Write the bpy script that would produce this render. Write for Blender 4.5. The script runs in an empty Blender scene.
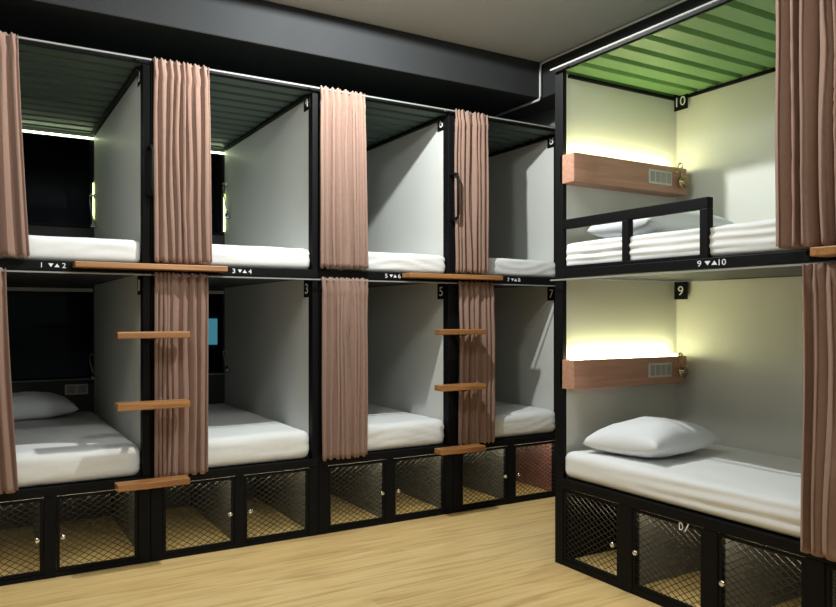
import bpy, bmesh, math, random
from mathutils import Vector, Matrix, noise

# ------------------------------------------------------------------ measures (metres)
X0, PITCH = -0.124, 0.905            # first post of the left row, berth width
DEP = 1.677                          # depth of the left row
HT = 2.50                            # height of the bunks
DECK_T, DECK_B = 1.486, 1.440        # upper berth platform
LOW_T, LOW_B = 0.428, 0.385          # lower berth platform
XR, YR, WR, LR = 2.510, -1.067, 0.848, 1.76   # bunk on the right: front plane, head end, width, length
CEIL = 2.93
RH, RT, RB = 2.452, 1.457, 1.414       # its height and the upper platform
C = bpy.context.scene.collection
random.seed(4)
PI = math.pi

# ------------------------------------------------------------------ materials
def new_mat(name):
    m = bpy.data.materials.new(name); m.use_nodes = True
    nt = m.node_tree; b = nt.nodes['Principled BSDF']
    return m, nt, b

def plain(name, col, rough=0.5, metal=0.0, vary=0.06, scale=6.0, bump=0.0, bscale=60.0, spec=0.5):
    m, nt, b = new_mat(name)
    tc = nt.nodes.new('ShaderNodeTexCoord')
    nz = nt.nodes.new('ShaderNodeTexNoise'); nz.inputs['Scale'].default_value = scale; nz.inputs['Detail'].default_value = 5
    nt.links.new(tc.outputs['Object'], nz.inputs['Vector'])
    mix = nt.nodes.new('ShaderNodeMix'); mix.data_type = 'RGBA'
    mix.inputs['A'].default_value = (*[c*(1-vary) for c in col], 1)
    mix.inputs['B'].default_value = (*[min(1, c*(1+vary)) for c in col], 1)
    nt.links.new(nz.outputs['Fac'], mix.inputs['Factor'])
    nt.links.new(mix.outputs['Result'], b.inputs['Base Color'])
    b.inputs['Roughness'].default_value = rough; b.inputs['Metallic'].default_value = metal
    b.inputs['Specular IOR Level'].default_value = spec
    if bump:
        n2 = nt.nodes.new('ShaderNodeTexNoise'); n2.inputs['Scale'].default_value = bscale; n2.inputs['Detail'].default_value = 4
        nt.links.new(tc.outputs['Object'], n2.inputs['Vector'])
        bp = nt.nodes.new('ShaderNodeBump'); bp.inputs['Strength'].default_value = bump; bp.inputs['Distance'].default_value = 0.01
        nt.links.new(n2.outputs['Fac'], bp.inputs['Height']); nt.links.new(bp.outputs['Normal'], b.inputs['Normal'])
    return m

def wood(name, c1, c2, axis='X', rough=0.45, scale=1.0, contrast=1.0):
    m, nt, b = new_mat(name)
    tc = nt.nodes.new('ShaderNodeTexCoord'); mp = nt.nodes.new('ShaderNodeMapping')
    s = {'X': (1.2, 22, 22), 'Y': (22, 1.2, 22)}[axis]
    mp.inputs['Scale'].default_value = tuple(v*scale for v in s)
    nt.links.new(tc.outputs['Object'], mp.inputs['Vector'])
    nz = nt.nodes.new('ShaderNodeTexNoise'); nz.inputs['Scale'].default_value = 2.2; nz.inputs['Detail'].default_value = 6
    nz.inputs['Distortion'].default_value = 0.6
    nt.links.new(mp.outputs['Vector'], nz.inputs['Vector'])
    cr = nt.nodes.new('ShaderNodeValToRGB')
    cr.color_ramp.elements[0].position = 0.35; cr.color_ramp.elements[0].color = (*c1, 1)
    cr.color_ramp.elements[1].position = 0.65; cr.color_ramp.elements[1].color = (*c2, 1)
    nt.links.new(nz.outputs['Fac'], cr.inputs['Fac']); nt.links.new(cr.outputs['Color'], b.inputs['Base Color'])
    b.inputs['Roughness'].default_value = rough
    return m

def emit(name, col, strength):
    m, nt, b = new_mat(name)
    b.inputs['Base Color'].default_value = (*col, 1)
    b.inputs['Emission Color'].default_value = (*col, 1); b.inputs['Emission Strength'].default_value = strength
    return m

def floor_mat():
    m, nt, b = new_mat('oak_laminate')
    N, Lk = nt.nodes.new, nt.links.new
    tc = N('ShaderNodeTexCoord')
    br = N('ShaderNodeTexBrick'); br.offset = 0.37
    br.inputs['Scale'].default_value = 1.0; br.inputs['Brick Width'].default_value = 1.25; br.inputs['Row Height'].default_value = 0.19
    br.inputs['Mortar Size'].default_value = 0.0012; br.inputs['Mortar Smooth'].default_value = 0.3
    br.inputs['Color1'].default_value = (.40, .40, .40, 1); br.inputs['Color2'].default_value = (.60, .60, .60, 1); br.inputs['Mortar'].default_value = (.3, .3, .3, 1)
    Lk(tc.outputs['Object'], br.inputs['Vector'])
    mp = N('ShaderNodeMapping'); mp.inputs['Scale'].default_value = (1.0, 13, 1)
    Lk(tc.outputs['Object'], mp.inputs['Vector'])
    nz = N('ShaderNodeTexNoise'); nz.inputs['Scale'].default_value = 1.7; nz.inputs['Detail'].default_value = 7; nz.inputs['Distortion'].default_value = 0.8
    Lk(mp.outputs['Vector'], nz.inputs['Vector'])
    ad = N('ShaderNodeMath'); ad.operation = 'MULTIPLY_ADD'; ad.inputs[1].default_value = 0.45; ad.inputs[2].default_value = -0.22
    Lk(br.outputs['Color'], ad.inputs[0])
    ad2 = N('ShaderNodeMath'); ad2.operation = 'ADD'
    Lk(ad.outputs[0], ad2.inputs[0]); Lk(nz.outputs['Fac'], ad2.inputs[1])
    cr = N('ShaderNodeValToRGB')
    e = cr.color_ramp.elements
    e[0].position = 0.30; e[0].color = (.48, .31, .125, 1)
    e[1].position = 0.72; e[1].color = (.74, .55, .26, 1)
    x = e.new(0.5); x.color = (.67, .475, .205, 1)
    Lk(ad2.outputs[0], cr.inputs['Fac']); Lk(cr.outputs['Color'], b.inputs['Base Color'])
    b.inputs['Roughness'].default_value = 0.42
    return m

def fabric(name, col, weave=900):
    m, nt, b = new_mat(name)
    N, Lk = nt.nodes.new, nt.links.new
    tc = N('ShaderNodeTexCoord'); nz = N('ShaderNodeTexNoise'); nz.inputs['Scale'].default_value = 45; nz.inputs['Detail'].default_value = 6
    Lk(tc.outputs['Object'], nz.inputs['Vector'])
    mix = N('ShaderNodeMix'); mix.data_type = 'RGBA'
    mix.inputs['A'].default_value = (*[c*.9 for c in col], 1); mix.inputs['B'].default_value = (*[c*1.1 for c in col], 1)
    Lk(nz.outputs['Fac'], mix.inputs['Factor']); Lk(mix.outputs['Result'], b.inputs['Base Color'])
    b.inputs['Roughness'].default_value = 0.9; b.inputs['Specular IOR Level'].default_value = 0.15
    b.inputs['Sheen Weight'].default_value = 0.15
    bp = N('ShaderNodeBump'); bp.inputs['Strength'].default_value = 0.15; bp.inputs['Distance'].default_value = 0.003
    n2 = N('ShaderNodeTexNoise'); n2.inputs['Scale'].default_value = 300
    Lk(tc.outputs['Object'], n2.inputs['Vector']); Lk(n2.outputs['Fac'], bp.inputs['Height']); Lk(bp.outputs['Normal'], b.inputs['Normal'])
    return m

def glass_mat():
    m, nt, b = new_mat('dark_window_glass')
    nt.nodes.remove(b)
    N, Lk = nt.nodes.new, nt.links.new
    tr = N('ShaderNodeBsdfTransparent'); tr.inputs['Color'].default_value = (.75, .8, .85, 1)
    gl = N('ShaderNodeBsdfGlossy'); gl.inputs['Roughness'].default_value = 0.02
    fr = N('ShaderNodeFresnel'); fr.inputs['IOR'].default_value = 1.16
    mx = N('ShaderNodeMixShader')
    Lk(fr.outputs[0], mx.inputs[0]); Lk(tr.outputs[0], mx.inputs[1]); Lk(gl.outputs[0], mx.inputs[2])
    Lk(mx.outputs[0], nt.nodes['Material Output'].inputs['Surface'])
    return m

M = dict(
    black=plain('black_painted_steel', (.005, .005, .0055), .55, 0, .1, 8, spec=.12),
    mesh=plain('black_wire_mesh', (.012, .012, .012), .45, 0, .1, spec=.4),
    panel=plain('white_panel', (.66, .67, .64), .5, 0, .03, 2.5, .05, 40),
    cream=plain('cream_panel', (.67, .67, .61), .5, 0, .03, 2.5, .05, 40),
    grey=plain('grey_panel', (.16, .165, .165), .5, 0, .06, 4),
    pink=plain('dusty_pink_panel', (.36, .17, .165), .7, 0, .22, 14, .3, 40),
    dark=plain('charcoal_board', (.05, .05, .052), .5, 0, .1, 4),
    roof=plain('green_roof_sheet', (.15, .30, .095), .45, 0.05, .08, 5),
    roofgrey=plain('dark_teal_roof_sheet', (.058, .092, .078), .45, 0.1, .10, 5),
    alu=plain('aluminium_rail', (.27, .275, .26), .6, 0, .03),
    chrome=plain('chrome', (.8, .8, .8), .12, 1, .02),
    brass=plain('brass', (.62, .50, .28), .25, 1, .05),
    white=plain('white_print', (.85, .85, .85), .5, 0, .01),
    sheet=plain('white_cotton_sheet', (.80, .81, .80), .85, 0, .02, 5, .12, 22, .2),
    pillow=plain('white_pillow_case', (.78, .80, .82), .85, 0, .02, 5, .15, 14, .2),
    tread=wood('varnished_wood', (.27, .11, .032), (.46, .22, .075), 'X', .35),
    shelf=wood('pinkish_wood', (.42, .215, .145), (.52, .285, .20), 'X', .5),
    curtain=fabric('rose_brown_fabric', (.285, .178, .138)),
    ceiling=plain('grey_ceiling_paint', (.48, .49, .49), .8, 0, .08, 1.2, .1, 8),
    beam=plain('charcoal_paint', (.027, .028, .029), .9, 0, .25, 1.8, .25, 9, .15),
    wall=plain('dark_wall_paint', (.055, .056, .058), .7, 0, .15, 1.5, .1, 12),
    wallgrey=plain('grey_wall_paint', (.22, .225, .22), .75, 0, .08, 1.5, .1, 12),
    wallpale=plain('pale_wall_paint', (.2, .2, .19), .75, 0, .06, 1.5, .1, 12),
    socket=plain('socket_plastic', (.62, .60, .56), .4, 0, .03),
    socketdark=plain('socket_inset', (.36, .345, .31), .5, 0, .05),
    locker=wood('lightened_locker_floor', (.74, .56, .24), (.86, .68, .33), 'X', .5),  # floor wood, colour lightened to stand in for light inside the lockers
    floor=floor_mat(), glass=glass_mat(),
    led=emit('led_strip', (.95, 1.0, .56), 41.0),
    ledw=emit('window_led', (.84, 1.0, .60), 7.0),
    leds=emit('window_side_led', (.80, .94, .40), 5.0),
    lockerfill=emit('locker_fill_glow', (1.0, .86, .55), 27.0),  # added glow, only there to brighten the locker floors
    conduit=plain('pale_plastic_pipe', (.55, .56, .54), .5, 0, .04),
    teal=emit('lit_teal_window', (.10, .36, .42), .8),
)

# ------------------------------------------------------------------ mesh building
class MB:
    def __init__(s): s.bm = bmesh.new()
    def box(s, x0, x1, y0, y1, z0, z1):
        v = [s.bm.verts.new(p) for p in ((x0,y0,z0),(x1,y0,z0),(x1,y1,z0),(x0,y1,z0),(x0,y0,z1),(x1,y0,z1),(x1,y1,z1),(x0,y1,z1))]
        for f in ((0,3,2,1),(4,5,6,7),(0,1,5,4),(1,2,6,5),(2,3,7,6),(3,0,4,7)): s.bm.faces.new([v[i] for i in f])
        return s
    def bar(s, a, b, w, t, nrm):
        a, b, n = Vector(a), Vector(b), Vector(nrm)
        u = (b-a).normalized(); p = u.cross(n).normalized()*w/2; q = n.normalized()*t/2
        v = [s.bm.verts.new(e + i*p + j*q) for e in (a, b) for i, j in ((-1,-1),(1,-1),(1,1),(-1,1))]
        for f in ((0,1,2,3),(7,6,5,4),(0,4,5,1),(1,5,6,2),(2,6,7,3),(3,7,4,0)): s.bm.faces.new([v[i] for i in f])
        return s
    def tube(s, pts, r, seg=10):
        pts = [Vector(p) for p in pts]; rings = []
        for i, p in enumerate(pts):
            t = (pts[min(i+1, len(pts)-1)] - pts[max(i-1, 0)]).normalized()
            h = Vector((0,0,1)) if abs(t.z) < .9 else Vector((1,0,0))
            a = t.cross(h).normalized(); b = t.cross(a).normalized()
            rr = r[i] if isinstance(r, (list, tuple)) else r
            rings.append([s.bm.verts.new(p + (a*math.cos(2*PI*k/seg) + b*math.sin(2*PI*k/seg))*rr) for k in range(seg)])
        for A, B in zip(rings, rings[1:]):
            for k in range(seg): s.bm.faces.new((A[k], A[(k+1)%seg], B[(k+1)%seg], B[k]))
        s.bm.faces.new(rings[0]); s.bm.faces.new(rings[-1][::-1])
        return s
    def grid(s, P, nu, nv, flip=False):
        V = [[s.bm.verts.new(P(i/nu, j/nv)) for j in range(nv+1)] for i in range(nu+1)]
        for i in range(nu):
            for j in range(nv):
                f = (V[i][j], V[i+1][j], V[i+1][j+1], V[i][j+1])
                s.bm.faces.new(f[::-1] if flip else f)
        return V
    def build(s, name, mat, parent=None, bevel=0, smooth=False, off=True):
        org = base(parent) if parent is not None else Vector((0,0,0))
        if parent is None:
            # base of the thing as its origin
            xs = [v.co for v in s.bm.verts]
            org = Vector(((min(v.x for v in xs)+max(v.x for v in xs))/2, (min(v.y for v in xs)+max(v.y for v in xs))/2, min(v.z for v in xs)))
        for v in s.bm.verts: v.co -= org
        bmesh.ops.recalc_face_normals(s.bm, faces=s.bm.faces)
        me = bpy.data.meshes.new(name); s.bm.to_mesh(me); s.bm.free()
        me.materials.append(mat)
        if smooth: me.polygons.foreach_set('use_smooth', [True]*len(me.polygons))
        o = bpy.data.objects.new(name, me); C.objects.link(o)
        if parent is not None: o.parent = parent
        else: o.location = org
        if bevel:
            bv = o.modifiers.new('bevel', 'BEVEL'); bv.width = bevel; bv.segments = 2; bv.limit_method = 'ANGLE'
        return o

def base(o):
    p = Vector((0,0,0))
    while o is not None: p += o.location; o = o.parent
    return p
def tag(o, label=None, cat=None, group=None, kind=None):
    for k, v in (('label', label), ('category', cat), ('group', group), ('kind', kind)):
        if v: o[k] = v
    return o
def thing(name, loc, label, cat, group=None):
    o = bpy.data.objects.new(name, None); o.empty_display_size = .1; C.objects.link(o); o.location = loc
    return tag(o, label, cat, group)
def struct(name, mb, mat, bevel=0): return tag(mb.build(name, mat, bevel=bevel), kind='structure')
def box(name, mat, parent, *b, bevel=0): return MB().box(*b).build(name, mat, parent, bevel=bevel)

def text_verts(txt, size):
    cu = bpy.data.curves.new('t', 'FONT'); cu.body = txt; cu.size = size; cu.extrude = 0.0008; cu.resolution_u = 3
    ob = bpy.data.objects.new('t', cu); C.objects.link(ob)
    dg = bpy.context.evaluated_depsgraph_get(); me = bpy.data.meshes.new_from_object(ob.evaluated_get(dg))
    bpy.data.objects.remove(ob); bpy.data.curves.remove(cu)
    return me
def put_text(mb, txt, size, org, ux, uz, un, width=None):
    """raised lettering: org is the lower left corner, ux reading direction, uz up, un outwards; width squeezes it"""
    me = text_verts(txt, size); org, ux, uz, un = map(Vector, (org, ux, uz, un))
    x0 = min(v.co.x for v in me.vertices); x1 = max(v.co.x for v in me.vertices)
    z0 = min(v.co.y for v in me.vertices)
    k = width/(x1-x0) if width else 1
    V = [mb.bm.verts.new(org + ux*((v.co.x-x0)*k) + uz*(v.co.y-z0) + un*(v.co.z+.0006)) for v in me.vertices]
    for p in me.polygons:
        try: mb.bm.faces.new([V[i] for i in p.vertices])
        except ValueError: pass
    bpy.data.meshes.remove(me)
def tri(mb, pts, un):
    un = Vector(un)
    A = [mb.bm.verts.new(Vector(p) + un*.0004) for p in pts]; B = [mb.bm.verts.new(Vector(p)+un*.0016) for p in pts]
    mb.bm.faces.new(A[::-1]); mb.bm.faces.new(B)
    for i in range(3): mb.bm.faces.new((A[i], A[(i+1)%3], B[(i+1)%3], B[i]))

# expanded-metal sheet in a plane: o + a*ua + b*ub, size w x h
def lattice(mb, o, ua, ub, w, h, px=.043, pz=.0275, wd=.0026, th=.0018):
    o, ua, ub = Vector(o), Vector(ua), Vector(ub); n = ua.cross(ub)
    for sgn in (1, -1):
        # lines a/px + sgn*b/pz = k
        k0, k1 = (0, w/px + h/pz) if sgn == 1 else (-h/pz, w/px)
        k = math.floor(k0) + .5
        while k < k1:
            pts = []
            for b in (0, h):
                a = (k - sgn*b/pz)*px
                if 0 <= a <= w: pts.append((a, b))
            for a in (0, w):
                b = sgn*(k - a/px)*pz
                if 0 < b < h: pts.append((a, b))
            if len(pts) >= 2:
                p, q = min(pts), max(pts)
                if math.hypot(p[0]-q[0], p[1]-q[1]) > .006:
                    mb.bar(o+ua*p[0]+ub*p[1]+n*(.0008*sgn), o+ua*q[0]+ub*q[1]+n*(.0008*sgn), wd, th, n)
            k += 1

# ------------------------------------------------------------------ the room
XW0, XW1, YW0, YW1 = -2.2, 3.62, -5.6, DEP+.02
struct('floor', MB().box(XW0-.2, XW1+.2, YW0-.2, YW1+.2, -.08, 0), M['floor'])
struct('ceiling', MB().box(XW0-.2, XW1+.2, YW0-.2, YW1+.2, CEIL, CEIL+.1), M['ceiling'])
struct('wall_left', MB().box(XW0-.15, XW0, YW0, YW1, 0, CEIL), M['wallgrey'])
struct('wall_right', MB().box(XW1, XW1+.15, YW0, YW1, 0, CEIL), M['wallgrey'])
struct('wall_front', MB().box(XW0, XW1, YW0-.15, YW0, 0, CEIL), M['wallpale'])
# window wall behind the left row: openings in the first two berths, two storeys
WIN = []
for k in (0, 1):
    x = X0 + k*PITCH
    for z0, z1 in ((.797, 1.414), (1.832, 2.450)): WIN.append((x+.055, x+PITCH-.045, z0, z1))
wb = MB()
y0, y1 = DEP+.012, DEP+.16
wb.box(XW0, XW1, y0, y1, 0, .797).box(XW0, XW1, y0, y1, 1.414, 1.832).box(XW0, XW1, y0, y1, 2.450, CEIL)
for za, zb in ((.797, 1.414), (1.832, 2.450)):
    wb.box(XW0, X0+.055, y0, y1, za, zb)
    wb.box(X0+PITCH-.045, X0+PITCH+.055, y0, y1, za, zb)
    wb.box(X0+2*PITCH-.045, XW1, y0, y1, za, zb)
struct('wall_back', wb, M['wall'])
# beams under the ceiling
struct('beam_back', MB().box(XW0, 3.30, 0, .55, 2.688, CEIL), M['beam'], .006)
struct('beam_right', MB().box(3.30, 3.52, YW0, .55, 2.688, CEIL), M['beam'], .006)
# thin electrical conduit along the ceiling edge, dropping down the beam end
cd = [(3.285, YW0+.1, 2.917), (3.285, -.05, 2.917), (3.28, -.014, 2.91), (3.28, -.012, 2.87), (3.28, -.012, 2.70), (3.28, 0.0, 2.678), (3.28, .03, 2.676), (3.28, .54, 2.676)]
tag(MB().tube(cd, .008, 8).build('electrical_conduit', M['conduit'], smooth=True), 'thin pale conduit along the ceiling edge and down the dark beam end', 'conduit')

# windows
for i, (xa, xb, za, zb) in enumerate(WIN):
    w = thing('window_%d' % (i+1), ((xa+xb)/2, DEP+.012, za), None, None); w['kind'] = 'structure'
    f = MB(); t = .018; ya, yb = DEP-.004, DEP+.04
    f.box(xa, xb, ya, yb, za, za+t).box(xa, xb, ya, yb, zb-t, zb).box(xa, xa+t, ya, yb, za+t, zb-t).box(xb-t, xb, ya, yb, za+t, zb-t)
    f.build('window_frame', M['black'], w, .002)
    if za < 1:
        MB().box(xa, xb-.002, ya-.012, ya-.001, zb-.022, zb+.002).build('blind_cassette', M['conduit'], w, .002)
        MB().box(xa, xb-.002, ya-.008, ya-.001, za-.004, za+.005).build('window_sill', M['alu'], w, .001)
    box('pane', M['glass'], w, xa+t, xb-t, DEP+.016, DEP+.022, za+t, zb-t)

# the dark house across the street, one lit window
h = thing('outside_building', (1.6, 4.8, 0), 'dark building outside with one teal lit window seen through the glass', 'building')
box('facade', M['wall'], h, -6, 6, 4.8, 5.2, -2, 5)
box('lit_window', M['teal'], h, 1.6, 2.75, 4.77, 4.8, .90, 1.20)

# ------------------------------------------------------------------ left row of bunks
ORD = ['leftmost', 'second from left', 'third from left', 'fourth from left']
def locker_door(parent, o, ua, un, w, h, knob_side):
    """door in the plane through o (lower corner), ua along it, un outwards"""
    o, ua, un = Vector(o), Vector(ua), Vector(un); up = Vector((0,0,1)); t = .014
    fr = MB()
    for a, b in (((t/2, 0), (t/2, h)), ((w-t/2, 0), (w-t/2, h)), ((t, t/2), (w-t, t/2)), ((t, h-t/2), (w-t, h-t/2))):
        fr.bar(o+ua*a[0]+up*a[1], o+ua*b[0]+up*b[1], t, .016, un)
    d = fr.build('locker_door', M['black'], parent)
    mm = MB(); lattice(mm, o+ua*t+up*t, ua, up, w-2*t, h-2*t); mm.build('mesh_panel', M['mesh'], d)
    kx = t+.012 if knob_side < 0 else w-t-.012
    p = o+ua*kx+up*(h*.46)
    MB().tube([p, p+un*.012, p+un*.016, p+un*.028, p+un*.031], [.006, .006, .012, .012, .007], 12).build('knob', M['chrome'], d, smooth=True)
    return d

def corrugated(mb, along, w0, w1, a0, a1, z, per=.135):
    """sheet with ribs; along='Y': profile runs along y (a0..a1), extruded over x (w0..w1)"""
    prof = []; a = a0
    while a < a1 - 1e-6:
        for da, dz in ((0, 0), (.088, 0), (.098, .024), (.125, .024)):
            if a+da <= a1: prof.append((a+da, z+dz))
        a += per
    prof.append((a1, z))
    th = .003
    def P(wv, q, dz): return (wv, q[0], q[1]+dz)
    rows = [[mb.bm.verts.new(P(wv, q, dz)) for q in prof] for wv, dz in ((w0, 0), (w1, 0), (w1, th), (w0, th))]
    n = len(prof)
    for i in range(n-1):
        for r in range(4):
            A, B = rows[r], rows[(r+1) % 4]
            mb.bm.faces.new((A[i], B[i], B[i+1], A[i+1]))
    for i in (0, n-1): mb.bm.faces.new([rows[r][i] for r in range(4)])

def marking(parent, low, high, org, ux, un, wd):
    """low v ^ high in white on the platform edge"""
    ux, uz, o = Vector(ux), Vector((0,0,1)), Vector(org)
    def numeral(txt, at, width):
        mb = MB(); put_text(mb, txt, .034, at, ux, uz, un, width); mb.build('berth_numeral', M['white'], parent)
    def arrow(p, za, zb):
        mb = MB(); tri(mb, [p+uz*za, p+ux*wd*.22+uz*za, p+ux*wd*.11+uz*zb], un); mb.build('arrow_mark', M['white'], parent)
    numeral(low, o, None if low == '1' else wd*.15)
    arrow(o + ux*(wd*.28), .020, .003); arrow(o + ux*(wd*.53), .003, .020)
    numeral(high, o + ux*wd*(.84 if len(high) == 1 else .80), wd*(.16 if len(high) == 1 else .26))

def left_bunk(k):
    xa, xb = X0 + k*PITCH, X0 + (k+1)*PITCH
    t = thing('bunk_module', ((xa+xb)/2, 0, 0), '%s two-storey bunk of the window row, berths %d and %d' % (ORD[k], 2*k+1, 2*k+2), 'bunk', 'bunk modules of the window row')
    g = .001; xm = (xa+xb)/2
    for x0, x1, x2, x3 in ((xa+g, xa+.038, xa+g, xa+.058), (xb-.038, xb-g, xb-.058, xb-g)):
        MB().box(x0, x1, 0, .06, LOW_B, HT).box(x2, x3, 0, .06, 0, LOW_B).build('post', M['black'], t, .003)
        MB().box(*((x0, xa+.018) if x0 < xm else (xb-.018, x1)), DEP-.06, DEP-.003, 0, HT).build('rear_post', M['black'], t, .003)
    # side panels, upper and lower, on the right of the berth (left too on the first one)
    for z0, z1 in ((LOW_T, DECK_B), (DECK_T, HT-.012)):
        box('side_panel', M['panel'], t, xb-.037, xb-.020, .004, DEP-.005, z0, z1)
        if k == 0: box('side_panel', M['panel'], t, xa+.020, xa+.037, .004, DEP-.005, z0, z1)
    box('side_panel', M['pink'] if k == 3 else M['grey'], t, xb-.03, xb-.018, .03, DEP-.06, 0.001, LOW_B)
    # roof
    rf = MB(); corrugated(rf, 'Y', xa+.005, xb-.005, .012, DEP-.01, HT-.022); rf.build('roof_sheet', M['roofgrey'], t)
    MB().box(xb-.062, xb-.0375, .06, DEP-.06, HT-.045, HT-.026).build('roof_edge', M['black'], t, .002)
    box('roof_beam', M['black'], t, xa+g, xb-g, -.006, .004, HT-.022, HT+.012, bevel=.002)
    # platforms
    MB().box(xa+g, xb-g, -.004, .04, DECK_B, DECK_T).build('platform_edge', M['black'], t, .003)
    box('platform', M['dark'], t, xa+.04, xb-.04, .04, DEP-.062, DECK_B+.004, DECK_T-.004)
    MB().box(xa+g, xb-g, -.004, .04, LOW_B, LOW_T).build('platform_edge', M['black'], t, .003)
    box('platform', M['dark'], t, xa+.04, xb-.04, .04, DEP-.062, LOW_B+.004, LOW_T-.004)
    # curtain rails
    for z in (HT-.006, DECK_B-.010):
        MB().box(xa+.003, xb-.003, -.034, -.026, z-.003, z+.004).box(xa+.05, xa+.07, -.026, .0, z-.003, z+.004).box(xb-.07, xb-.05, -.026, 0, z-.003, z+.004).build('curtain_rail', M['alu'], t)
    # lockers
    xm = (xa+xb)/2
    box('locker_divider', M['black'], t, xm-.026, xm+.026, 0, .05, 0, LOW_B, bevel=.003)
    box('locker_divider', M['grey'], t, xm-.008, xm+.008, .05, DEP-.06, 0.001, LOW_B)
    for a, b in ((xa+.04, xm-.009), (xm+.009, xb-.032)): box('locker_floor', M['locker'], t, a, b, .046, .979, 0.001, .012)
    box('locker_back', M['dark'], t, xa+.04, xb-.04, .98, 1.0, 0.001, LOW_B)
    box('base_rail', M['black'], t, xa+.058, xb-.058, .004, .045, 0, .022)
    for a, b in ((xa+.062, xm-.03), (xm+.03, xb-.062)): box('locker_fill_strip', M['lockerfill'], t, a, b, .050, .062, LOW_B-.010, LOW_B-.002)  # added glowing strips that brighten the locker insides
    for a, b, side in ((xa+.060, xm-.028, 1), (xm+.028, xb-.060, -1)):
        locker_door(t, (a, .012, .026), (1,0,0), (0,-1,0), b-a, LOW_B-.032, side)
    tx = (.291, 1.192, 2.105, 3.010)[k]
    marking(t, str(2*k+1), str(2*k+2), (tx, -.004, DECK_B+.013), (1,0,0), (0,-1,0), .105)
    return t
for k in range(4): left_bunk(k)

# number plates on the side panels near the opening
for k in range(4):
    xb = X0 + (k+1)*PITCH
    for n, z in ((2*k+2, 2.392), (2*k+1, 1.334)):
        w = thing('number_plate', (xb-.0385, .078, z), 'small black number plate reading %d on the white side panel' % n, 'sign', 'black number plates')
        box('plate', M['black'], w, xb-.041, xb-.0375, .034, .122, z, z+.098, bevel=.002)
        mb = MB(); put_text(mb, str(n), .082, (xb-.041, .098, z+.02), (0,-1,0), (0,0,1), (-1,0,0), .040); mb.build('digit', M['white'], w)

# grab handles on the posts that carry ladders, and the ladders
def handle_at(x, z0, z1, where):
    pts = [(x, .002, z1), (x, -.062, z1), (x, -.078, z1-.006), (x, -.086, z1-.024), (x, -.086, z0+.024), (x, -.078, z0+.006), (x, -.062, z0), (x, .002, z0)]
    tag(MB().tube(pts, .009, 10).build('grab_handle', M['black'], smooth=True), 'black C-shaped grab handle on the post %s' % where, 'handle', 'black grab handles')
handle_at(X0+PITCH-.012, 1.825, 2.06, 'between the berths numbered 2 and 4')
handle_at(X0+3*PITCH-.022, 1.825, 2.10, 'between the berths numbered 6 and 8')
def ladder(xp, treads, span, board, where):
    t = thing('bunk_ladder', (xp, -.09, 0), 'wooden tread ladder with long step board %s' % where, 'ladder', 'wooden bunk ladders')
    MB().box(board[0], board[1], -.105, -.006, 1.454, 1.482).build('step_board', M['tread'], t, .004)
    for z0, z1 in treads:
        tr = MB().box(xp+span[0], xp+span[1], -.162, -.074, z0, z1).build('tread', M['tread'], t, .004)
        MB().box(xp-.034, xp-.012, -.080, 0, z0+.004, z1-.006).box(xp-.05, xp-.006, -.156, -.078, z0-.006, z0).build('bracket', M['black'], tr)
    return t
ladder(X0+PITCH, ((1.120, 1.152), (.780, .814), (.402, .434)), (-.182, .154), (.424, 1.140), 'between the two leftmost bunks')
ladder(X0+3*PITCH, ((1.116, 1.148), (.780, .814), (.402, .434)), (-.188, .132), (2.219, 2.900), 'between the third and fourth bunks')

# ------------------------------------------------------------------ mattresses and pillows
def rounded(name, mat, x0, x1, y0, y1, z0, z1, r, seed, amp=.004, ridge=None, cuts=(26, 40, 9), label=None, group=None):
    mb = MB(); nx, ny, nz = cuts
    cx, cy, cz = (x0+x1)/2, (y0+y1)/2, (z0+z1)/2; hx, hy, hz = (x1-x0)/2, (y1-y0)/2, (z1-z0)/2
    def put(p):
        q = Vector((max(-hx+r, min(hx-r, p[0])), max(-hy+r, min(hy-r, p[1])), max(-hz+r, min(hz-r, p[2]))))
        d = Vector(p)-q
        nrm = d.normalized() if d.length > 1e-6 else Vector((0,0,1))
        w = q + nrm*r + Vector((cx, cy, cz))
        a = noise.noise(Vector((w.x*5, w.y*5, w.z*9))+Vector((seed,0,0)))*amp + noise.noise(Vector((w.x*16, w.y*12, w.z*30))+Vector((seed,3,0)))*amp*.5
        if ridge: a += ridge(w, nrm)
        if w.z < z0 + .03: a = min(a, 0)*.5
        w += nrm*a
        if nrm.z < -.2: w.z = max(w.z, z0)
        return w
    def axis(n): return [i/n*2-1 for i in range(n+1)]
    def sm(t, h):                       # denser rows near the edges
        return h*math.copysign(1-(1-abs(t))**1.35, t)
    A = {}
    def V(i, j, k):
        key = (i, j, k)
        if key not in A: A[key] = mb.bm.verts.new(put((sm(i/nx*2-1, hx), sm(j/ny*2-1, hy), (k/nz*2-1)*hz)))
        return A[key]
    for i in range(nx):
        for j in range(ny):
            for k in (0, nz): mb.bm.faces.new((V(i,j,k), V(i+1,j,k), V(i+1,j+1,k), V(i,j+1,k)))
    for i in range(nx):
        for k in range(nz):
            for j in (0, ny): mb.bm.faces.new((V(i,j,k), V(i+1,j,k), V(i+1,j,k+1), V(i,j,k+1)))
    for j in range(ny):
        for k in range(nz):
            for i in (0, nx): mb.bm.faces.new((V(i,j,k), V(i,j+1,k), V(i,j+1,k+1), V(i,j,k+1)))
    o = mb.build(name, mat, smooth=True)
    return tag(o, label, 'mattress', group)

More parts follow.
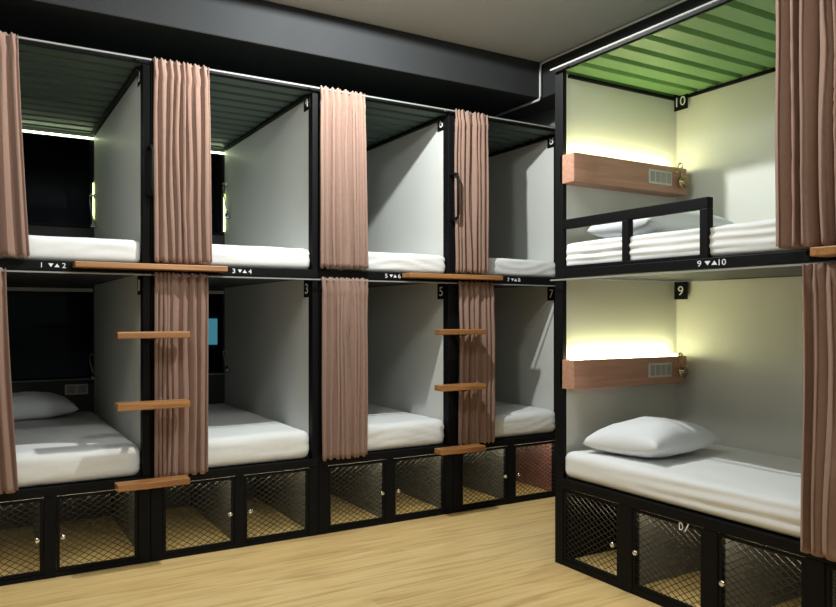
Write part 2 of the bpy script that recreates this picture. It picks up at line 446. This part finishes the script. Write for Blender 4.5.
def wrinkle(seed, a):
    def f(w, n):
        s = w.z*2.2 + noise.noise(Vector((w.x*2.5, w.y*2.5, seed)))*.16
        return a*math.sin(s*60)*max(0, 1-abs(n.z))
    return f
GM = 'white mattresses of the bunks'
for k in range(4):
    xa, xb = X0+k*PITCH+.042, X0+(k+1)*PITCH-.042
    wr = wrinkle(k*3.1, .0035 if k >= 2 else .0012)
    rounded('mattress', M['sheet'], xa, xb, .012, DEP-.07, DECK_T, 1.606, .03, 11*k+1, .003, wr, label='white sheeted mattress in the upper berth marked %d, %s column' % (2*k+2, ORD[k]), group=GM)
    rounded('mattress', M['sheet'], xa, xb, .012, DEP-.07, LOW_T, .588, .045, 11*k+6, .005, wr, label='white sheeted mattress in the lower berth marked %d, %s column' % (2*k+1, ORD[k]), group=GM)
def ridges(w, n):
    return .0042*(1+noise.noise(Vector((w.y*5, w.z*30, 2))))*math.sin((w.z + .012*noise.noise(Vector((w.y*3, 0, 1))))*2*PI/.034)*max(0, -n.x)
rounded('mattress', M['sheet'], XR+.012, XR+WR-.006, YR-1.70, YR-.016, RT, 1.588, .032, 77, .003, ridges, (26, 44, 18), 'white sheeted mattress behind the guard rail in the upper berth numbered 10', GM)
def ridges2(w, n):
    f = max(0, min(1, (YR-.3-w.y)/.6))
    return .0045*f*math.sin((w.z*1.0 + w.y*.02)*2*PI/.05)*max(0, -n.x)
rounded('mattress', M['sheet'], XR+.006, XR+WR-.006, YR-1.70, YR-.012, LOW_T+.002, .562, .04, 90, .004, ridges2, (26, 44, 14), 'white sheeted mattress in the lower berth numbered 9, below the pinkish shelf', GM)

def pillow(cx, cy, z, lx, ly, h, rz, seed, label, tilt=0.0):
    mb = MB()
    R = Matrix.Rotation(rz, 3, 'Z') @ Matrix.Rotation(tilt, 3, 'X')
    def surf(sgn):
        def P(u, v):
            a, b = u*2-1, v*2-1
            ca, cb = math.copysign(abs(a)**.8, a), math.copysign(abs(b)**.8, b)
            px = lx/2*ca*(1 - .10*(1-abs(cb))**1.5*0 - .05*(1-cb*cb))
            py = ly/2*cb*(1 - .07*(1-ca*ca))
            e = (1-abs(ca)**2.3)*(1-abs(cb)**2.3)
            th = e**.42
            zz = (h*.62*th if sgn > 0 else -h*.38*th)
            zz += sgn*.012*noise.noise(Vector((px*7+seed, py*7, sgn)))*th + sgn*.005*noise.noise(Vector((px*22+seed, py*22, sgn)))*th
            w = R @ Vector((px, py, zz))
            return Vector((cx, cy, z+h*.38)) + w
        return P
    mb.grid(surf(1), 30, 24); mb.grid(surf(-1), 30, 24, True)
    bmesh.ops.remove_doubles(mb.bm, verts=mb.bm.verts, dist=.0012)
    return tag(mb.build('pillow', M['pillow'], smooth=True), label, 'pillow', 'white pillows')
pillow(XR+.315, YR-.30, 
       .557, .51, .43, .178, .10, 3, 'plump white pillow on the lower bed under the plate 9', -.06)
pillow(XR+.40, YR-.30, 1.582, .62, .42, .17, -.05, 8, 'white pillow on the upper bed behind the black guard rail')
pillow(.27, 1.36, .588, .62, .40, .165, .06, 15, 'white pillow by the dark window in the lower berth numbered 1')

# ------------------------------------------------------------------ bunk on the right
def BX(mb, l0, l1, d0, d1, z0, z1): return mb.box(XR+d0, XR+d1, YR-l1, YR-l0, z0, z1)
def bx(name, mat, parent, *b, bevel=0): return BX(MB(), *b).build(name, mat, parent, bevel=bevel)
t = thing('bunk_module', (XR+WR/2, YR-LR/2, 0), 'right-hand two-storey bunk facing the aisle, berths 9 and 10, lit by shelf lights', 'bunk', 'bunk modules of the right side')
bx('post', M['black'], t, -.034, .024, 0, .026, 0, RH, bevel=.003)
bx('post', M['black'], t, LR-.045, LR, 0, .05, 0, RH, bevel=.003)
for z0, z1 in ((LOW_T, RB), (RT, RH+.008)):
    bx('end_panel', M['cream'], t, -.014, .003, .027, WR+.02, z0, z1)
    bx('back_panel', M['cream'], t, .003, LR, WR, WR+.018, z0, z1)
    bx('end_panel', M['cream'], t, LR-.02, LR-.003, .05, WR, z0, z1)
bx('end_panel', M['black'], t, -.014, .003, .027, WR+.02, 0, LOW_B)
bx('back_panel', M['dark'], t, .003, LR, WR, WR+.018, 0.001, LOW_B)
rf = MB(); corrugated(rf, 'Y', XR+.001, XR+WR-.0005, YR-LR+.005, YR-.004, RH-.022); rf.build('roof_sheet', M['roof'], t)
BX(MB(), -.034, LR, -.006, -.0005, RH-.020, RH+.006).build('roof_beam', M['black'], t, .002)
BX(BX(MB(), .004, .020, .05, WR-.002, RH-.04, RH-.024), .020, LR-.03, WR-.018, WR-.001, RH-.04, RH-.024).build('roof_edge', M['black'], t, .002)
bx('platform_edge', M['black'], t, .0245, LR-.045, -.004, .04, RB, RT, bevel=.003)
bx('platform', M['dark'], t, .004, LR-.02, .04, WR-.002, RB+.004, RT-.004)
bx('platform_edge', M['black'], t, .0245, LR-.045, -.004, .04, LOW_B, LOW_T, bevel=.003)
bx('platform', M['dark'], t, .004, LR-.02, .04, WR-.002, LOW_B+.004, LOW_T-.004)
for z in (RH-.006, RB-.010):
    BX(BX(BX(MB(), -.03, LR, -.034, -.026, z-.003, z+.004), .05, .07, -.026, 0, z-.003, z+.004), LR-.07, LR-.05, -.026, 0, z-.003, z+.004).build('curtain_rail', M['alu'], t)
# guard rail of the upper berth
gr = MB()
BX(gr, .0245, .868, 0, .034, 1.655, 1.700); BX(gr, .828, .868, 0, .034, RT, 1.655); BX(gr, .412, .450, 0, .034, RT, 1.655); BX(gr, .0245, .828, 0.001, .02, RT, RT+.016)
gr.build('guard_rail', M['black'], t, .003)
# lockers
bx('base_rail', M['black'], t, .0245, LR-.045, .002, .045, 0, .030, bevel=.002)
for l0, l1 in ((.394, .472), (.846, .913), (1.27, 1.34)): bx('locker_divider', M['black'], t, l0, l1, 0, .05, 0.0, LOW_B, bevel=.003)
for l in (.433, .879, 1.305): bx('locker_divider', M['grey'], t, l-.008, l+.008, .05, WR-.002, 0.001, LOW_B)
for a, b in ((.004, .424), (.442, .870), (.888, 1.296), (1.314, LR-.021)): bx('locker_floor', M['locker'], t, a, b, .046, WR-.002, .001, .012)
for a, b in ((.05, .39), (.476, .842), (.917, 1.266)): bx('locker_fill_strip', M['lockerfill'], t, a, b, .050, .062, LOW_B-.010, LOW_B-.002)  # added glowing strips, as in the left row
for a, b, side in ((.027, .392, 1), (.474, .844, -1), (.915, 1.268, -1), (1.342, LR-.048, 1)):
    locker_door(t, (XR+.012, YR-a, .033), (0,-1,0), (-1,0,0), b-a, LOW_B-.038, side)
mb = MB(); put_text(mb, 'D', .046, (XR+.002, YR-.727, .347), (0,-1,0), (0,0,1), (-1,0,0), .020)
mb.bar((XR+.001, YR-.757, .347), (XR+.001, YR-.775, .381), .005, .002, (-1,0,0))
mb.build('locker_marking', M['white'], t)
marking(t, '9', '10', (XR-.004, YR-.822, RB+.010), (0,-1,0), (-1,0,0), .125)
# number plates
for n, z in ((10, 2.352), (9, 1.318)):
    w = thing('number_plate', (XR+WR-.002, YR-.050, z), 'small black number plate reading %d in the corner above a lit shelf' % n, 'sign', 'black number plates')
    bx('plate', M['black'], w, .006, .096, WR-.023, WR-.0185, z, z+.096, bevel=.002)
    mb = MB(); put_text(mb, str(n), .072, (XR+WR-.023, YR-(.020 if n == 10 else .032), z+.022), (0,-1,0), (0,0,1), (-1,0,0), .062 if n == 10 else .036); mb.build('digit', M['white'], w)

# wooden wall shelves with a light strip, sockets and a goose-neck lamp
def wall_shelf(z, where):
    s = thing('headboard_shelf', (XR+.44, YR-.07, z), 'pinkish wooden box shelf with glowing light strip in berth %s' % where, 'shelf', 'lit headboard shelves')
    bx('shelf_box', M['shelf'], s, .004, .104, .0, WR-.040, z, z+.142, bevel=.003)
    l = bx('light_strip', M['led'], s, .040, .056, .03, WR-.055, z+.1425, z+.150); l['label'] = 'glowing pale yellow light strip'
    sp = bx('socket_panel', M['socket'], s, .1042, .111, .514, .684, z+.038, z+.112, bevel=.002)
    for i in range(4): bx('socket', M['socketdark'], sp, .1112, .113, .521+i*.041, .521+i*.041+.033, z+.048, z+.102, bevel=.001)
    # goose-neck lamp: mount on the shelf front, neck rising above the top and curling down to a round head
    px, py, pz = XR+.724, YR-.104, z+.118
    mt = MB().tube([(px, py+.001, pz), (px, py-.006, pz), (px, py-.012, pz)], [.012, .012, .008], 14).build('reading_lamp', M['brass'], s, smooth=True)
    neck = [(px, py-.010, pz)]
    for i in range(13):
        a = PI*1.15*i/12
        neck.append((px+.014-.014*math.cos(a), py-.014-.016*math.sin(a)*.6, pz+.030+.024*math.sin(a)-.030*(i/12)))
    neck.append((px+.034, py-.016, pz-.030))
    MB().tube(neck, .0042, 8).build('lamp_neck', M['brass'], mt, smooth=True)
    hx, hz = px+.036, pz-.056
    hd = MB().tube([(hx, py-.002, hz), (hx, py-.012, hz), (hx, py-.024, hz), (hx, py-.026, hz), (hx, py-.018, hz)], [.025, .033, .034, .026, .004], 22).build('lamp_head', M['brass'], mt, smooth=True)
wall_shelf(1.878, '10, above the guard rail'); wall_shelf(.870, '9, above the plump pillow')

# ladder of the right bunk (only its step board reaches into the photograph)
l = thing('bunk_ladder', (XR-.08, YR-LR, 0), 'wooden step board of the right-hand bunk beside its curtains at the right edge', 'ladder', 'wooden bunk ladders')
bx('step_board', M['tread'], l, 1.352, 2.08, -.108, -.008, 1.425, 1.455, bevel=.004)
for z in (.41, .785, 1.125):
    q = bx('tread', M['tread'], l, LR-.13, LR+.18, -.195, -.105, z, z+.028, bevel=.004)
    bx('bracket', M['black'], q, LR-.034, LR-.012, -.11, 0, z+.004, z+.02)

# ------------------------------------------------------------------ curtains
def curtain(o, us, un, w_top, w_bot, z0, z1, folds, amp, seed, label, skew=0.0, pinch=None):
    """gathered cloth hanging from a rail through o, running along us, folds standing out along un"""
    mb = MB(); o, us, un = Vector(o), Vector(us), Vector(un)
    rnd = random.Random(seed); am = [rnd.uniform(.55, 1.4) for _ in range(folds+3)]
    wd = [rnd.uniform(.5, 1.9) for _ in range(folds)]; tot = sum(wd); edge = [0]
    for x in wd: edge.append(edge[-1] + x/tot)
    nu, nv = folds*20, 44
    def P(u, v):
        h = 1-v                                   # 1 at the top
        uu = min(1, max(0, u + .09*noise.noise(Vector((u*5, v*1.5, seed)))*min(1, v*3)*math.sin(PI*u)))
        i = max(j for j in range(folds) if uu >= edge[j]-1e-9); fr = min(1, (uu-edge[i])/(edge[i+1]-edge[i])); f = i+fr
        a0 = am[i]*(1-fr)+am[i+1]*fr
        a0 = a0*(1-.55*v*(.5+.5*noise.noise(Vector((f*1.3, v*2.0, seed+7)))))+.25*v
        th = 2*PI*f
        gather = (.008*math.sin(th*2+.7))*math.exp(-((v-.075)/.018)**2)
        head = min(1, v/.085)                     # stiff gathered heading, tape at the top
        A = amp*(.45+.55*head)*a0*(.8+.2*v) * (1 if v > .05 else 1.15)
        d = A*(math.sin(th) + .28*math.sin(2*th+1.1)) + amp*.9*noise.noise(Vector((u*2.6, v*1.3, seed+3)))*min(1, v*4)
        lim = 1.32*amp; d = lim*math.tanh((d+gather)/lim)
        if pinch is None: wid = w_top + (w_bot-w_top)*v**1.3
        else: wid = pinch(v)
        s = u*wid + .010*math.sin(2*th)*head - (wid-w_top)*(.5-skew)
        tapez = .004*math.sin(2*PI*f*2) if v < .02 else 0
        zz = z1 + (z0-z1)*v + tapez + (.006*math.sin(th+1)*v*v)
        return o + us*s + un*d + Vector((0,0,zz))
    mb.grid(P, nu, nv)
    ob = mb.build('curtain', M['curtain'], smooth=True)
    so = ob.modifiers.new('cloth', 'SOLIDIFY'); so.thickness = .0025; so.offset = 0
    return tag(ob, label, 'curtain', 'rose brown curtains')
YC = -.037
def lc(x0, x1, k, up, seed, folds, wb=None, skew=.5, amp=.026, pinch=None):
    z0, z1 = (1.497, 2.504) if up else (.425 if k else .432, 1.442)
    n = 2*k+2 if up else 2*k+1
    curtain((x0, YC, 0), (1,0,0), (0,-1,0), x1-x0, wb or (x1-x0), z0, z1, folds, amp, seed,
            'rose brown curtain gathered at the left of the %s berth numbered %d' % ('upper' if up else 'lower', n), skew, pinch)
lc(-0.094, 0.194, 0, True, 1, 7, .335, .5)
lc(-0.094, 0.146, 0, False, 2, 6, .29, .5)
lc(0.788, 1.060, 1, True, 3, 8, .285, .5)
lc(0.792, 1.054, 1, False, 4, 8, .262, .5)
lc(1.678, 1.954, 2, True, 5, 8, .29, .5)
lc(1.686, 1.974, 2, False, 6, 8, .29, .5)
lc(2.580, 2.826, 3, True, 7, 7, .245, .5)
lc(2.604, 2.870, 3, False, 8, 7, .275, .4)
curtain((XR-.052, YR-1.197, 0), (0,-1,0), (-1,0,0), .50, .56, 1.466, RH+.004, 9, .034, 21, 'wide rose brown curtain gathered at the upper berth numbered 10', .5)
curtain((XR-.052, YR-1.300, 0), (0,-1,0), (-1,0,0), .40, .455, .425, 1.402, 8, .034, 22, 'wide rose brown curtain gathered at the lower berth numbered 9', .5)

# ------------------------------------------------------------------ fittings by the windows
def side_lamp(k, zt, zb, up):
    x = X0+(k+1)*PITCH-.0375; n = 2*k+2 if up else 2*k+1
    s = thing('reading_lamp', (x, 1.56, zb), 'small goose-neck reading lamp on the side panel by the window of berth %d' % n, 'lamp', 'goose-neck reading lamps')
    MB().tube([(x+.0003, 1.60, zt-.02), (x-.010, 1.60, zt-.02), (x-.014, 1.60, zt-.02)], [.016, .016, .010], 14).build('mount', M['chrome'], s, smooth=True)
    neck = []
    for i in range(15):
        f = i/14
        neck.append((x-.014-.030*math.sin(PI*f*.9), 1.60-.075*f**1.2, zt-.02+.03*math.sin(PI*min(1, f*2)*.5)*(1-f)-(zt-zb-.03)*f**2.2))
    MB().tube(neck, .0045, 8).build('lamp_neck', M['chrome'], s, smooth=True)
    p = Vector(neck[-1])
    MB().tube([p+Vector((0, 0, .012)), p, p+Vector((0, -.006, -.018)), p+Vector((0, -.012, -.034)), p+Vector((0,-.012,-.030))], [.006, .013, .020, .021, .004], 14).build('lamp_head', M['chrome'], s, smooth=True)
side_lamp(0, 2.06, 1.85, True); side_lamp(0, .98, .83, False); side_lamp(1, 2.22, 1.97, True); side_lamp(1, .98, .85, False)
def window_light(k):
    xa, xb = X0+k*PITCH+.06, X0+(k+1)*PITCH-.04
    n = 2*k+2
    s = thing('window_light', ((xa+xb)/2, DEP-.01, 2.43), 'thin glowing light strip around the dark window of upper berth %d' % n, 'light', 'window light strips')
    box('top_strip', M['ledw'], s, xa, xb-.002, DEP-.016, DEP-.006, 2.438, 2.450)
    box('side_strip', M['leds'], s, xb-.007, xb-.002, DEP-.016, DEP-.006, 1.86, 2.14)
window_light(0); window_light(1)
sk = thing('socket_plate', (.636, DEP+.01, .68), 'grey socket plate on the wall under the window of the lower berth numbered 1', 'socket')
box('plate', M['socket'], sk, .562, .706, DEP+.002, DEP+.0118, .694, .764, bevel=.002)
for i in range(2): box('socket', M['socketdark'], sk, .574+i*.066, .628+i*.066, DEP+.0, DEP+.0025, .704, .754)

# ------------------------------------------------------------------ light
def spot(x, y, z, power, r, col, cone=165, tgt=None, blend=.3):
    d = bpy.data.lights.new('ceiling_spot', 'SPOT'); d.energy = power; d.shadow_soft_size = r; d.color = col
    d.spot_size = math.radians(cone); d.spot_blend = blend
    o = bpy.data.objects.new('ceiling_spot', d); C.objects.link(o); o.location = (x, y, z)
    if tgt: o.rotation_euler = (Vector(tgt)-Vector((x, y, z))).to_track_quat('-Z', 'Y').to_euler()
    return o
COOL = (.96, 1.0, .985)
def fill_point(x, y, z, power, r, col):  # unseen fill light, added to brighten from behind the camera
    d = bpy.data.lights.new('unseen_fill', 'POINT'); d.energy = power; d.shadow_soft_size = r; d.color = col
    o = bpy.data.objects.new('unseen_fill', d); C.objects.link(o); o.location = (x, y, z)
spot(1.63, -.78, 2.90, 160, .025, COOL, 178, None, .02)
spot(.85, -1.75, 2.90, 60, .10, COOL, 176, None, .05)
spot(-.25, -1.25, 2.88, 42, .35, COOL, 176, None, .05)
fill_point(.3, -4.3, 2.4, 12, .25, COOL)
fill_point(2.1, -5.1, 2.1, 95, .15, COOL)
w = bpy.data.worlds.new('night'); bpy.context.scene.world = w; w.use_nodes = True
w.node_tree.nodes['Background'].inputs[0].default_value = (.25, .32, .45, 1); w.node_tree.nodes['Background'].inputs[1].default_value = .003

# ------------------------------------------------------------------ camera
cam = bpy.data.cameras.new('camera'); co = bpy.data.objects.new('camera', cam); C.objects.link(co)
cam.sensor_width = 36; cam.sensor_fit = 'HORIZONTAL'; cam.lens = 750.1*36/836; cam.clip_start = .02
cam.shift_y = 12.97/836
co.matrix_world = Matrix.Translation((0, -3.890, 1.225)) @ Matrix.Rotation(-.5404, 4, 'Z') @ Matrix.Rotation(PI/2, 4, 'X')
sc = bpy.context.scene; sc.camera = co
vs = sc.view_settings; vs.view_transform = 'Standard'; vs.look = 'None'; vs.gamma = 1; vs.use_curve_mapping = False; vs.exposure = 0.0
sc.cycles.max_bounces = 8; sc.cycles.transparent_max_bounces = 16
